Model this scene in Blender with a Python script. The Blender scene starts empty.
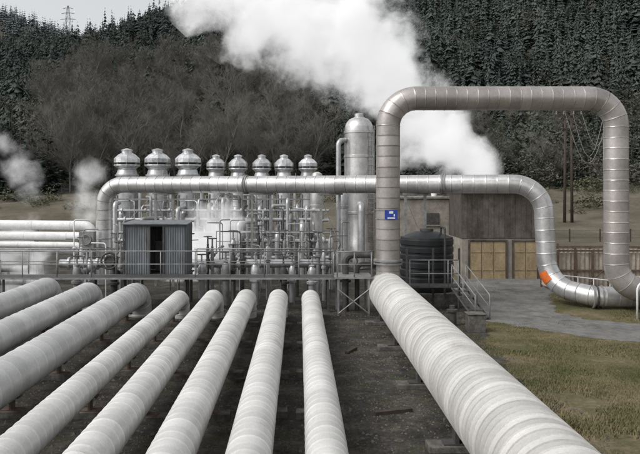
import bpy, math, random
from mathutils import Vector, Matrix, noise as mnoise
random.seed(7)
sc=bpy.context.scene
COL=sc.collection
R=random.random
def U(a,b): return a+(b-a)*random.random()

# ------------------------------------------------------------------ materials
def newmat(name):
    m=bpy.data.materials.new(name); m.use_nodes=True
    nt=m.node_tree; b=nt.nodes['Principled BSDF']
    return m,nt,b
def mat(name,c1,c2=None,rough=.7,metal=0.,scale=4.,seg=0.,bump=0.,bscale=30.,stretch=(1,1,1),rust=None,rustamt=.6,spec=.3,detail=6,grime=0.,gscale=9.):
    m,nt,b=newmat(name); N=nt.nodes; L=nt.links
    if c2 is None: c2=tuple(x*.7 for x in c1)
    mp=N.new('ShaderNodeMapping'); mp.inputs['Scale'].default_value=stretch
    geo=N.new('ShaderNodeNewGeometry')
    L.new(geo.outputs['Position'],mp.inputs['Vector'])
    nz=N.new('ShaderNodeTexNoise'); nz.inputs['Scale'].default_value=scale; nz.inputs['Detail'].default_value=detail; nz.inputs['Roughness'].default_value=.65
    L.new(mp.outputs[0],nz.inputs['Vector'])
    rp=N.new('ShaderNodeValToRGB'); rp.color_ramp.elements[0].position=.35; rp.color_ramp.elements[1].position=.65
    rp.color_ramp.elements[0].color=(*c2,1); rp.color_ramp.elements[1].color=(*c1,1)
    L.new(nz.outputs['Fac'],rp.inputs['Fac']); out=rp.outputs['Color']
    if rust:
        n2=N.new('ShaderNodeTexNoise'); n2.inputs['Scale'].default_value=scale*.6; n2.inputs['Detail'].default_value=9; n2.inputs['Roughness'].default_value=.75
        L.new(mp.outputs[0],n2.inputs['Vector'])
        r2=N.new('ShaderNodeValToRGB'); r2.color_ramp.elements[0].position=rustamt; r2.color_ramp.elements[1].position=min(1,rustamt+.12)
        L.new(n2.outputs['Fac'],r2.inputs['Fac'])
        mx=N.new('ShaderNodeMixRGB'); L.new(r2.outputs['Color'],mx.inputs[0]); L.new(out,mx.inputs[1]); mx.inputs[2].default_value=(*rust,1); out=mx.outputs[0]
    if grime:
        n4=N.new('ShaderNodeTexNoise'); n4.inputs['Scale'].default_value=gscale; n4.inputs['Detail'].default_value=8; n4.inputs['Roughness'].default_value=.8
        L.new(geo.outputs['Position'],n4.inputs['Vector'])
        mr=N.new('ShaderNodeMapRange'); mr.inputs['From Min'].default_value=.36; mr.inputs['From Max'].default_value=.60; mr.inputs['To Min'].default_value=1-grime; mr.inputs['To Max'].default_value=1.05
        L.new(n4.outputs['Fac'],mr.inputs['Value'])
        mg=N.new('ShaderNodeVectorMath'); mg.operation='SCALE'; L.new(out,mg.inputs[0]); L.new(mr.outputs[0],mg.inputs['Scale']); out=mg.outputs[0]
    if seg:
        at=N.new('ShaderNodeAttribute'); at.attribute_name='seg'
        ma=N.new('ShaderNodeMath'); ma.operation='MULTIPLY_ADD'; ma.inputs[1].default_value=seg; ma.inputs[2].default_value=1-seg/2
        L.new(at.outputs['Fac'],ma.inputs[0])
        mz=N.new('ShaderNodeMath'); mz.operation='MAXIMUM'; mz.inputs[1].default_value=.2; L.new(ma.outputs[0],mz.inputs[0])
        mu=N.new('ShaderNodeVectorMath'); mu.operation='SCALE'; L.new(out,mu.inputs[0]); L.new(mz.outputs[0],mu.inputs['Scale']); out=mu.outputs[0]
    L.new(out,b.inputs['Base Color'])
    b.inputs['Roughness'].default_value=rough; b.inputs['Metallic'].default_value=metal
    b.inputs['Specular IOR Level'].default_value=spec
    if bump:
        n3=N.new('ShaderNodeTexNoise'); n3.inputs['Scale'].default_value=bscale; n3.inputs['Detail'].default_value=5
        L.new(geo.outputs['Position'],n3.inputs['Vector'])
        bp=N.new('ShaderNodeBump'); bp.inputs['Strength'].default_value=bump; bp.inputs['Distance'].default_value=.05
        L.new(n3.outputs['Fac'],bp.inputs['Height']); L.new(bp.outputs[0],b.inputs['Normal'])
    return m

M_pipe=mat('weathered_white_cladding',(.64,.635,.62),(.53,.525,.505),rough=.42,metal=.2,scale=.9,seg=.22,bump=.10,bscale=6,rust=(.42,.40,.37),rustamt=.60,grime=.12,gscale=22)
M_pipeg=mat('weathered_grey_cladding',(.58,.58,.57),(.47,.47,.46),rough=.42,metal=.25,scale=.9,seg=.24,bump=.10,bscale=6,rust=(.37,.355,.33),rustamt=.60,grime=.13,gscale=22)
M_big=mat('ribbed_pale_cladding',(.61,.60,.58),(.50,.49,.465),rough=.42,metal=.2,scale=.8,seg=.30,bump=.08,bscale=6,rust=(.40,.38,.35),rustamt=.60,grime=.12,gscale=22)
M_arch=mat('warm_grey_aluminium_cladding',(.46,.43,.41),(.34,.315,.295),rough=.34,metal=.55,scale=1.0,seg=.30,bump=.08,bscale=5,rust=(.25,.215,.195),rustamt=.62,grime=.14,gscale=12)
M_silver=mat('silver_cladding',(.62,.615,.61),(.44,.43,.425),rough=.32,metal=.6,scale=1.5,seg=.30,bump=.08,bscale=5,rust=(.36,.33,.30),rustamt=.64,grime=.15)
M_vessel=mat('vessel_aluminium',(.60,.61,.62),(.36,.365,.37),rough=.36,metal=.5,scale=1.5,seg=.5,stretch=(1,1,.3),grime=.25,gscale=4)
M_cap=mat('bright_cap_metal',(.76,.77,.78),(.52,.53,.54),rough=.28,metal=.7,scale=2,seg=.5,grime=.25,gscale=4)
M_white=mat('white_painted_pipe',(.76,.76,.76),(.62,.62,.61),rough=.5,scale=1.5,seg=.08,grime=.15)
M_steel=mat('galvanised_steel',(.29,.29,.29),(.17,.17,.165),rough=.6,metal=.3,scale=4,rust=(.14,.09,.065),rustamt=.60)
M_dark=mat('dark_steel',(.08,.078,.075),(.04,.039,.038),rough=.6,scale=5,rust=(.11,.065,.045),rustamt=.62)
M_rust=mat('rusty_steel',(.15,.10,.075),(.085,.06,.048),rough=.85,scale=6,bump=.3)
M_black=mat('black_tank_plastic',(.022,.024,.026),(.012,.013,.014),rough=.42,scale=2)
M_conc=mat('weathered_concrete',(.27,.26,.24),(.15,.145,.13),rough=.9,scale=4,bump=.3,bscale=40)
M_plinth=mat('stained_concrete',(.17,.16,.145),(.08,.075,.068),rough=.95,scale=5,bump=.3,bscale=40,grime=.4)
M_stone=mat('dark_stones',(.15,.14,.125),(.06,.055,.05),rough=.95,scale=9)
M_cabin=mat('corrugated_grey_sheet',(.20,.215,.23),(.12,.13,.14),rough=.55,metal=.3,scale=2.5,stretch=(1,1,.3),rust=(.11,.095,.08),rustamt=.56)
M_shed=mat('weathered_grey_brown_boards',(.135,.118,.10),(.075,.064,.054),rough=.9,scale=1.1,stretch=(1,1,.35),seg=.4,rust=(.05,.043,.037),rustamt=.54,grime=.45,gscale=2.5)
M_ochre=mat('tan_painted_door',(.37,.285,.17),(.26,.20,.12),rough=.8,scale=2,stretch=(1,1,.3),rust=(.15,.115,.08),rustamt=.58,grime=.3)
M_beige=mat('beige_block_wall',(.33,.30,.26),(.23,.205,.175),rough=.9,scale=2,bump=.2,grime=.3,gscale=3)
M_cont=mat('peeling_tan_sheet',(.46,.41,.34),(.31,.265,.21),rough=.75,scale=2,stretch=(1,1,.4),rust=(.20,.125,.085),rustamt=.58,grime=.3)
M_road=mat('worn_asphalt',(.22,.215,.205),(.13,.127,.12),rough=.9,scale=.9,bump=.5,bscale=50,detail=12,rust=(.10,.095,.08),rustamt=.54,grime=.35,gscale=3)
M_blue=mat('blue_sign_paint',(.03,.06,.32),(.025,.05,.27),rough=.5)
M_signw=mat('white_sign_paint',(.7,.7,.7),(.6,.6,.6),rough=.5)
M_orange=mat('orange_wrap',(.75,.18,.04),(.6,.13,.03),rough=.6,scale=3)
M_bark=mat('pale_bark',(.19,.185,.17),(.13,.125,.115),rough=.95,scale=3,spec=.05)
M_twig=mat('bare_twigs',(.175,.168,.152),(.125,.118,.106),rough=1,scale=.08,seg=.3,spec=.0)
M_con=mat('dark_conifer_foliage',(.050,.064,.052),(.034,.044,.038),rough=1,scale=.12,seg=.4,spec=.0)
M_fconf=mat('forest_foliage',(.078,.092,.082),(.054,.066,.062),rough=1,scale=.03,seg=.42,spec=.0,rust=(.095,.092,.078),rustamt=.57)  # base colour lifted and greyed to paint in aerial haze
M_broad=mat('mixed_scrub_foliage',(.085,.092,.074),(.06,.069,.058),rough=1,scale=.05,seg=.4,spec=.0,rust=(.11,.102,.086),rustamt=.5)
M_far=mat('haze_tinted_foliage',(.15,.17,.175),(.125,.142,.148),rough=1,scale=.03,seg=.2,spec=.0)  # distance haze painted into the pale blue-grey leaf colour
M_shrub=mat('scrub_foliage',(.105,.108,.068),(.065,.07,.048),rough=1,scale=.1,seg=.5,spec=.0)
M_grass=mat('dry_grass_blades',(.24,.195,.115),(.10,.112,.048),rough=.9,scale=.45,seg=.5,spec=.1,detail=9)
M_post=mat('dark_timber_pole',(.07,.055,.045),(.04,.032,.027),rough=.9,scale=3)

def gravel():
    m,nt,b=newmat('dark_gravel'); N=nt.nodes; L=nt.links
    geo=N.new('ShaderNodeNewGeometry')
    n1=N.new('ShaderNodeTexNoise'); n1.inputs['Scale'].default_value=.9; n1.inputs['Detail'].default_value=12; n1.inputs['Roughness'].default_value=.78
    vo=N.new('ShaderNodeTexVoronoi'); vo.inputs['Scale'].default_value=15
    n2=N.new('ShaderNodeTexNoise'); n2.inputs['Scale'].default_value=7; n2.inputs['Detail'].default_value=9; n2.inputs['Roughness'].default_value=.7
    for n in (n1,vo,n2): L.new(geo.outputs['Position'],n.inputs['Vector'])
    r=N.new('ShaderNodeValToRGB'); e=r.color_ramp.elements; e[0].position=.36; e[0].color=(.018,.017,.016,1); e[1].position=.66; e[1].color=(.125,.115,.10,1)
    k=e.new(.5); k.color=(.052,.048,.043,1)
    L.new(n1.outputs['Fac'],r.inputs['Fac'])
    r2=N.new('ShaderNodeValToRGB'); r2.color_ramp.elements[0].color=(.5,.5,.5,1); r2.color_ramp.elements[1].color=(1.6,1.57,1.5,1)
    L.new(vo.outputs['Color'],r2.inputs['Fac'])
    mx=N.new('ShaderNodeMixRGB'); mx.blend_type='MULTIPLY'; mx.inputs[0].default_value=.8; L.new(r.outputs[0],mx.inputs[1]); L.new(r2.outputs[0],mx.inputs[2])
    r3=N.new('ShaderNodeValToRGB'); r3.color_ramp.elements[0].position=.54; r3.color_ramp.elements[1].position=.64
    n4=N.new('ShaderNodeTexNoise'); n4.inputs['Scale'].default_value=1.1; n4.inputs['Detail'].default_value=9; n4.inputs['Roughness'].default_value=.78
    L.new(geo.outputs['Position'],n4.inputs['Vector']); L.new(n4.outputs['Fac'],r3.inputs['Fac'])
    m2=N.new('ShaderNodeMixRGB'); L.new(r3.outputs[0],m2.inputs[0]); L.new(mx.outputs[0],m2.inputs[1]); m2.inputs[2].default_value=(.055,.065,.028,1)
    L.new(m2.outputs[0],b.inputs['Base Color']); b.inputs['Roughness'].default_value=.85; b.inputs['Specular IOR Level'].default_value=.25
    bp=N.new('ShaderNodeBump'); bp.inputs['Strength'].default_value=1; bp.inputs['Distance'].default_value=.09
    L.new(n2.outputs['Fac'],bp.inputs['Height']); L.new(bp.outputs[0],b.inputs['Normal'])
    return m
M_gravel=gravel()
def groundmat():
    m,nt,b=newmat('dry_pasture'); N=nt.nodes; L=nt.links
    geo=N.new('ShaderNodeNewGeometry')
    def nz(s,d=8,ro=.65):
        n=N.new('ShaderNodeTexNoise'); n.inputs['Scale'].default_value=s; n.inputs['Detail'].default_value=d; n.inputs['Roughness'].default_value=ro
        L.new(geo.outputs['Position'],n.inputs['Vector']); return n
    a=nz(.45,12,.75); c=nz(7); f=nz(.05,9,.6); h=nz(.16,10,.7)
    def ramp(src,p0,c0,p1,c1,mid=None):
        r=N.new('ShaderNodeValToRGB'); e=r.color_ramp.elements; e[0].position=p0; e[0].color=(*c0,1); e[1].position=p1; e[1].color=(*c1,1)
        if mid: k=e.new((p0+p1)/2); k.color=(*mid,1)
        L.new(src.outputs['Fac'],r.inputs['Fac']); return r
    r=ramp(a,.36,(.07,.078,.034),.64,(.19,.155,.10),(.122,.108,.060))
    rf=ramp(h,.38,(.085,.08,.055),.62,(.155,.135,.105),(.12,.107,.08))
    r2=ramp(c,.3,(.6,.6,.6),.7,(1.25,1.25,1.25))
    sp=N.new('ShaderNodeSeparateXYZ'); L.new(geo.outputs['Position'],sp.inputs[0])
    my=N.new('ShaderNodeMapRange'); my.inputs['From Min'].default_value=38; my.inputs['From Max'].default_value=58; L.new(sp.outputs['Y'],my.inputs['Value'])
    m0=N.new('ShaderNodeMixRGB'); L.new(my.outputs[0],m0.inputs[0]); L.new(r.outputs[0],m0.inputs[1]); L.new(rf.outputs[0],m0.inputs[2])
    mx=N.new('ShaderNodeMixRGB'); mx.blend_type='MULTIPLY'; mx.inputs[0].default_value=1; L.new(m0.outputs[0],mx.inputs[1]); L.new(r2.outputs[0],mx.inputs[2])
    mr=N.new('ShaderNodeMapRange'); mr.inputs['From Min'].default_value=4.5; mr.inputs['From Max'].default_value=9; L.new(sp.outputs['Z'],mr.inputs['Value'])
    r3=ramp(f,.4,(.06,.062,.05),.62,(.09,.084,.068))
    m2=N.new('ShaderNodeMixRGB'); L.new(mr.outputs[0],m2.inputs[0]); L.new(mx.outputs[0],m2.inputs[1]); L.new(r3.outputs[0],m2.inputs[2])
    L.new(m2.outputs[0],b.inputs['Base Color']); b.inputs['Roughness'].default_value=.95; b.inputs['Specular IOR Level'].default_value=.1
    bp=N.new('ShaderNodeBump'); bp.inputs['Strength'].default_value=.6; bp.inputs['Distance'].default_value=.08; L.new(c.outputs['Fac'],bp.inputs['Height']); L.new(bp.outputs[0],b.inputs['Normal'])
    return m
M_ground=groundmat()

# ------------------------------------------------------------------ geometry kit
class G:
    def __init__(s): s.v=[]; s.f=[]; s.a=[]
    def face(s,idx,a=.5): s.f.append(idx); s.a.append(a)
    def box(s,c,d,rz=0.,rx=0.):
        M=Matrix.Rotation(rz,3,'Z')@Matrix.Rotation(rx,3,'X'); b=len(s.v); c=Vector(c)
        for z in(-1,1):
            for y in(-1,1):
                for x in(-1,1): s.v.append(c+M@Vector((x*d[0]/2,y*d[1]/2,z*d[2]/2)))
        a=R()
        for q in((0,2,3,1),(4,5,7,6),(0,1,5,4),(2,6,7,3),(0,4,6,2),(1,3,7,5)): s.face([b+i for i in q],a)
        return s
    def tube(s,pts,rad,n=12,cap=True,segs=None):
        pts=[Vector(p) for p in pts]
        if not hasattr(rad,'__len__'): rad=[rad]*len(pts)
        b=len(s.v); up=None
        for i,p in enumerate(pts):
            if i==0: t=pts[1]-p
            elif i==len(pts)-1: t=p-pts[i-1]
            else: t=(pts[i+1]-p).normalized()+(p-pts[i-1]).normalized()
            t.normalize()
            if up is None:
                up=Vector((0,0,1)) if abs(t.z)<.9 else Vector((1,0,0))
            x=t.cross(up)
            if x.length<1e-4: x=t.orthogonal()
            x.normalize(); up=x.cross(t).normalized()
            for k in range(n):
                an=2*math.pi*k/n; s.v.append(p+(x*math.cos(an)+up*math.sin(an))*rad[i])
        for i in range(len(pts)-1):
            a=segs[i] if segs else .5
            for k in range(n):
                k2=(k+1)%n; s.face([b+i*n+k,b+(i+1)*n+k,b+(i+1)*n+k2,b+i*n+k2],a)
        if cap:
            s.face([b+k for k in range(n)],.5); e=b+(len(pts)-1)*n; s.face([e+k for k in range(n)][::-1],.5)
        return s
    def lathe(s,prof,c=(0,0,0),n=24):
        b=len(s.v)
        for r,z in prof:
            for k in range(n):
                an=2*math.pi*k/n; s.v.append(Vector((c[0]+r*math.cos(an),c[1]+r*math.sin(an),c[2]+z)))
        for i in range(len(prof)-1):
            a=R()
            for k in range(n):
                k2=(k+1)%n; s.face([b+i*n+k,b+i*n+k2,b+(i+1)*n+k2,b+(i+1)*n+k],a)
        s.face([b+k for k in range(n)][::-1]); e=b+(len(prof)-1)*n; s.face([e+k for k in range(n)])
        return s
    def ring(s,c,rad,r,axis='Z',n=20,m=6):
        c=Vector(c); b=len(s.v)
        for i in range(n):
            a=2*math.pi*i/n
            for k in range(m):
                t=2*math.pi*k/m; q=Vector(((rad+r*math.cos(t))*math.cos(a),(rad+r*math.cos(t))*math.sin(a),r*math.sin(t)))
                if axis=='Y': q=Vector((q.x,q.z,q.y))
                if axis=='X': q=Vector((q.z,q.x,q.y))
                s.v.append(c+q)
        for i in range(n):
            for k in range(m):
                s.face([b+i*m+k,b+((i+1)%n)*m+k,b+((i+1)%n)*m+(k+1)%m,b+i*m+(k+1)%m])
        return s
def meshof(name,g,m,origin,smooth):
    o=Vector(origin); me=bpy.data.meshes.new(name)
    me.from_pydata([tuple(Vector(v)-o) for v in g.v],[],g.f)
    at=me.attributes.new('seg','FLOAT','FACE'); at.data.foreach_set('value',g.a)
    if smooth:
        me.polygons.foreach_set('use_smooth',[True]*len(me.polygons))
        if smooth is not True: 
            try: me.set_sharp_from_angle(angle=smooth)
            except Exception: pass
    me.materials.append(m); me.update()
    return me
def part(name,g,m,parent,smooth=False,label=None,bev=0):
    me=meshof(name,g,m,parent['_o'],smooth); ob=bpy.data.objects.new(name,me); COL.objects.link(ob)
    ob.parent=parent; ob['_o']=parent['_o']
    if label: ob['label']=label
    if bev: addbev(ob,bev)
    return ob
def addbev(ob,w):
    b=ob.modifiers.new('bevel','BEVEL'); b.width=w; b.segments=2; b.limit_method='ANGLE'
def solo(name,g,m,origin,label=None,category=None,group=None,kind=None,smooth=False,bev=0):
    me=meshof(name,g,m,origin,smooth); ob=bpy.data.objects.new(name,me); ob.location=origin; COL.objects.link(ob); ob['_o']=tuple(origin)
    if label: ob['label']=label
    if category: ob['category']=category
    if group: ob['group']=group
    if kind: ob['kind']=kind
    if bev: addbev(ob,bev)
    return ob
def thing(name,origin,label,category,group=None):
    e=bpy.data.objects.new(name,None); e.empty_display_size=.2; e.location=origin; COL.objects.link(e); e['_o']=tuple(origin)
    e['label']=label; e['category']=category
    if group: e['group']=group
    return e
SM=math.radians(35)
def fillet(pts,rad,n=10):
    pts=[Vector(p) for p in pts]; out=[pts[0]]
    for i in range(1,len(pts)-1):
        a,b,c=pts[i-1],pts[i],pts[i+1]; d1=(a-b).normalized(); d2=(c-b).normalized()
        ang=d1.angle(d2)
        if ang>math.pi-.02: out.append(b); continue
        r=rad[i-1] if hasattr(rad,'__len__') else rad
        tl=r/math.tan(ang/2); p1=b+d1*tl; cen=b+(d1+d2).normalized()*(r/math.sin(ang/2))
        v1=p1-cen; ax=v1.cross(b+d2*tl-cen).normalized(); tot=math.pi-ang
        for k in range(n+1): out.append(cen+Matrix.Rotation(tot*k/n,3,ax)@v1)
    out.append(pts[-1]); return out
def ribbed(path,r,rib=.6,lip=.012,n=32,w=.035,seam=-2.2,jit=.06):
    """polyline -> cladded pipe with raised lap seams"""
    cum=[0]
    for i in range(1,len(path)): cum.append(cum[-1]+(path[i]-path[i-1]).length)
    T=cum[-1]
    ss=[]; s=rib*.5
    while s<T-.1:
        ss.append(s); s+=rib*U(1-jit,1+jit)
    stations=[(c,0,0) for c in cum]
    for q in ss:
        stations+= [(q-w-.03,0,0),(q-w,0,0),(q-w*.8,lip,0),(q+w*.5,lip*.8,1),(q+w*1.3,0,0),(q+w*1.3+.03,0,0)]
    stations=sorted([t for t in stations if 0<=t[0]<=T])
    filt=[]
    for t in stations:
        if t[1]==0 and any(abs(t[0]-q)<w*.9 for q in ss): continue
        if filt and abs(filt[-1][0]-t[0])<.004: continue
        filt.append(t)
    P=[];Rr=[];S=[];j=0; cur=R(); nr=0
    for d,l,dk in filt:
        while j<len(cum)-2 and cum[j+1]<d: j+=1
        k=(d-cum[j])/max(1e-6,cum[j+1]-cum[j]); P.append(path[j].lerp(path[j+1],k)); Rr.append(r+l)
        while nr<len(ss) and d>=ss[nr]: nr+=1; cur=R()
        S.append(seam if dk else cur)
    g=G(); g.tube(P,Rr,n,True,S); return g
def lerp_tab(x,tab):
    if x<=tab[0][0]: return tab[0][1]
    for (a,b),(c,d) in zip(tab,tab[1:]):
        if x<=c: return b+(d-b)*(x-a)/(c-a)
    return tab[-1][1]
def sm(t): t=max(0,min(1,t)); return t*t*(3-2*t)

# ------------------------------------------------------------------ terrain
RIDGE=[(-600,62),(-300,64),(-170,72),(-135,76),(-100,91),(-57,100),(0,121),(200,135),(600,123)]
FAR=[(-900,240),(-600,215),(-330,186),(-235,158),(-106,140),(0,130),(600,130)]
def H(x,y):
    if y<70: return 0.
    a=sm((y-70)/58)*6.0
    t=max(0,min(1,(y-118)/(400-118.)))
    b=lerp_tab(x,RIDGE)*(t**1.08)
    if y>400: b*=1-.55*sm((y-400)/170)
    f=lerp_tab(x,FAR)*sm((y-470)/280.)
    z=a+max(b,f)
    z+=mnoise.noise(Vector((x*.013,y*.013,1)))*16*t+mnoise.noise(Vector((x*.05,y*.05,5)))*(3*t+ .5*sm((y-70)/40))
    return z
xs=[-1500,-1200,-950,-750,-600]+[-480+12*i for i in range(81)]+[600,750,950,1200,1500]
ys=[-300,-100,-20,20,50,60,70]+[76+8*i for i in range(56)]+[530+20*i for i in range(20)]+[1000,1200,1500]
g=G()
for y in ys:
    for x in xs: g.v.append(Vector((x,y,H(x,y))))
nx=len(xs)
for j in range(len(ys)-1):
    for i in range(nx-1): g.face([j*nx+i,j*nx+i+1,(j+1)*nx+i+1,(j+1)*nx+i])
solo('ground',g,M_ground,(0,0,0),kind='structure',smooth=True,label='dry pasture rising into wooded hills',category='ground')
def sheet(name,poly,z,m,lab,jit=.0):
    pts=[]
    n=len(poly)
    for i in range(n):
        a=poly[i]; b=poly[(i+1)%n]; L=math.hypot(b[0]-a[0],b[1]-a[1]); k=max(1,int(L/.12)) if jit else 1
        for q in range(k):
            t=q/k; x=a[0]+(b[0]-a[0])*t; y=a[1]+(b[1]-a[1])*t
            nn=mnoise.noise(Vector((x*.9,y*.9,z*7)))*jit+mnoise.noise(Vector((x*3.1,y*3.1,z*7)))*jit*.5+mnoise.noise(Vector((x*8,y*8,z*7)))*jit*.25
            pts.append(Vector((x+nn,y+nn*.6,z)))
    g=G(); g.v=pts; g.face(list(range(len(pts)))); solo(name,g,m,(0,0,0),kind='structure',label=lab,category=name)
sheet('gravel_yard',[(-26,-12),(5.7,-12),(5.6,14),(6.0,22),(7.0,27),(7.4,36),(8,44),(-3,62),(-26,58),(-19,36)],.004,M_gravel,'dark weedy gravel under the steam pipes',.5)
ROAD=[(7.1,26.6),(8.4,24.9),(10.6,22.9),(14,21.4),(24,19.8),(60,17),(60,22.6),(24,24.0),(14,25.2),(11.2,26.8),(10.4,28.4),(10.9,30),(11.8,33),(14.4,36.6),(20,39),(26,46),(34,60),(31,61),(20,46),(14,41),(7.4,38),(6.9,33)]
sheet('road',ROAD,.008,M_road,'worn gravelly grey road with ragged edges',.4)

# ------------------------------------------------------------------ long steam pipes
PIPES=[(-9.7,.40,M_pipeg,'grey',1.2),(-8.1,.41,M_pipeg,'grey',1.0),(-6.3,.465,M_pipeg,'thick grey',.92),(-4.57,.315,M_pipe,'slim pale',.8),(-3.28,.345,M_pipe,'pale',.8),(-2.02,.36,M_pipe,'pale',.8),(-.79,.36,M_pipe,'pale',.8),(.44,.335,M_pipe,'pale',.8)]
for X,r,m,lb,zc in PIPES:
    ye=27.3+(r-.33)*3
    path=fillet([(X,-7,zc),(X,ye,zc),(X,ye,-.6)],r*1.7,8)
    k=(M_pipeg is m)
    path=[path[0]]+[Vector((X+.02*mnoise.noise(Vector((X,y*.2,0))),y,zc+.03*mnoise.noise(Vector((X*3,y*.15,4))))) for y in [i*1.5-5 for i in range(21)]]+path[1:]
    g=ribbed(path,r,rib=.5 if k else .30,lip=.014,n=36,w=.018,seam=-4,jit=.03)
    t=thing('steam_pipe',(X,ye,0),lb+' insulated steam pipe running across the gravel','pipe','parallel insulated steam pipes')
    part('pipe_cladding',g,m,t,SM)
path=[Vector((3.5,-7,.95)),Vector((3.5,27.9,.95))]
t=thing('main_steam_pipe',(3.5,27.5,0),'very thick pale pipe with closely ribbed cladding','pipe')
part('pipe_cladding',ribbed(path,.725,rib=.215,lip=.020,n=56,w=.020,seam=-4,jit=.02),M_big,t,SM)
g=G(); g.tube([(3.5,27.9,.95),(3.5,28.1,.95),(3.5,28.45,.95),(3.5,28.6,.95)],[.75,.74,.6,.3],40); part('end_cap',g,M_arch,t,SM)
for yb in (3.5,7.6,11.4,15.2,18.6,22.2,25.4):
    for X,r,m,lb,zc in PIPES:
        yy=yb+U(-.25,.25)
        t=thing('pipe_support',(X,yy,0),'concrete plinth with steel saddle under a steam pipe','pipe support','supports under the steam pipes')
        g=G(); g.box((X,yy,.08),(r*2+.35,.32,.16)); part('concrete_plinth',g,M_plinth,t,bev=.015)
        h=zc-r-.16
        g=G(); g.box((X,yy,.17),(.5,.24,.022)).box((X,yy,.16+h/2+.02),(.05,.22,h+.03)); g.box((X,yy,.16+h-.02),(.36,.22,.03))
        part('steel_saddle',g,M_rust,t)
for yb in (5,9.6,13.4,17.6,21.8,25.8):
    t=thing('pipe_support',(3.5,yb,0),'wide steel cradle on concrete under the thick pipe','pipe support','cradles under the thick pipe')
    g=G(); g.box((3.5,yb,.07),(2.1,.42,.14)); part('concrete_plinth',g,M_plinth,t,bev=.02)
    for sgn in(-1,1):
        g=G(); g.box((3.5+sgn*.5,yb,.30),(.08,.28,.36)); part('saddle_leg',g,M_dark,t)
    g=G(); g.box((3.5,yb,.155),(1.5,.3,.03)); part('base_plate',g,M_dark,t)

# ------------------------------------------------------------------ arches
path=fillet([(3.56,28,.7),(3.56,28,8.62),(12.68,28,8.62),(12.68,28,.95),(22,27.4,.95)],1.12,12)
t=thing('pipe_arch',(3.56,28,0),'tall warm-grey metal-clad expansion loop over the road','pipe')
part('pipe_cladding',ribbed(path,.475,rib=.42,lip=.013,n=36,w=.016,seam=-2),M_arch,t,SM)
for z in(2.0,2.12):
    g=G(); g.tube([(3.56,28,z),(3.56,28,z+.07)],.58,32); part('flange',g,M_steel,t,SM)
t=thing('pipe_sign',(3.6,27.5,3.9),'small blue and white identification plate strapped on the riser','sign')
g=G(); g.box((3.62,27.49,3.99),(.5,.03,.36)); part('sign_plate',g,M_blue,t)
g=G(); g.box((3.62,27.468,3.86),(.30,.008,.05)).box((3.62,27.468,4.08),(.16,.008,.09)).box((3.74,27.468,3.97),(.05,.008,.1)); part('sign_marking',g,M_signw,t)
for z in(3.8,4.15):
    g=G(); g.tube([(3.56,28,z),(3.56,28,z+.03)],.505,32); part('strap',g,M_steel,t,SM)
A0=Vector((-10.3,37,5.22)); A1=Vector((10.78,31,5.22))
path=fillet([(-10.3,37,-.3),A0,A1,(10.95,30.8,.75),(12.4,29.25,.5),(22,28.9,.48)],[1.1,1.3,1.35,.9],12)
t=thing('pipe_arch',(-10.3,37,0),'silver metal-clad pipe bridging high above the yard','pipe')
part('pipe_cladding',ribbed(path,.425,rib=.5,lip=.013,n=32,w=.016,seam=-2),M_silver,t,SM)
dA=(A1-A0).normalized()
for f in (.36,.80):
    a=A0.lerp(A1,f); g=G(); g.tube([a,a+dA*.07],.48,28); part('flange',g,M_steel,t,SM)
    g=G(); g.tube([a+dA*.1,a+dA*.17],.48,28); part('flange',g,M_steel,t,SM)
for k,x in enumerate((12.28,12.42,12.62)):
    g=G(); g.tube([(x,29.31-(x-12.2)*.05,.5),(x+.06,29.3-(x-12.2)*.05,.5)],.485 if k<2 else .47,28); part('flange',g,M_dark if k==1 else M_steel,t,SM)
pp=[p for p in path if .90<p.z<1.5 and p.x>10 and p.y>30][:4]
g=G(); na=10
for i,p in enumerate(pp):
    q=pp[min(i+1,len(pp)-1)]-pp[max(i-1,0)]; q.normalize()
    l=Vector((-1,0,0)); l=(l-q*l.dot(q)).normalized(); fr=q.cross(l).normalized()
    if fr.y>0: fr=-fr
    for k in range(na+1):
        an=math.radians(-15+68*k/na); g.v.append(p+(l*math.cos(an)+fr*math.sin(an))*.452)
for i in range(len(pp)-1):
    for k in range(na): b=i*(na+1)+k; g.face([b,b+1,b+na+2,b+na+1])
if len(pp)>1:
    o=part('orange_wrap',g,M_orange,t,True,label='bright orange patch on the side of the elbow')
def trestle(x,y,ztop,w=.9,m=M_steel):
    t=thing('pipe_trestle',(x,y,0),'slim steel trestle carrying the silver pipe','support frame','trestles under the silver pipe')
    for sgn in(-1,1):
        g=G(); g.box((x+sgn*w/2,y,ztop/2),(.12,.12,ztop)); part('leg',g,m,t)
    g=G(); g.box((x,y,ztop+.05),(w+.3,.16,.12)); part('crossbeam',g,m,t)
    g=G(); g.tube([(x-w/2,y-.08,.4),(x+w/2,y-.08,ztop*.5)],.03,6); part('brace',g,m,t)
    g=G(); g.tube([(x+w/2,y-.08,ztop*.5),(x-w/2,y-.08,ztop-.2)],.03,6); part('brace',g,m,t)
for f in (.16,.40,.56,.745):
    a=A0.lerp(A1,f); trestle(a.x,a.y,4.72)
for z,y,r in((3.05,37.3,.25),(2.48,37.0,.24),(2.05,36.6,.17),(1.6,38.2,.2)):
    path=fillet([(-42,y+2.2,z+.15),(-11.2+.2*(z-2),y,z),(-11.2+.2*(z-2),y,-.2)],.5,6)
    t=thing('feed_pipe',(-11.2,y,0),'smooth white painted pipe on low stands','pipe','white feed pipes')
    part('pipe_cladding',ribbed(path,r,rib=2.2,lip=.008,n=20,w=.03,seam=-1),M_white,t,SM)
    for x in(-14,-19,-25):
        g=G(); g.box((x,y+(-x-11.2)*.0714,z/2-.12),(.1,.1,z-.15)); part('stand',g,M_steel,t)
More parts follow.
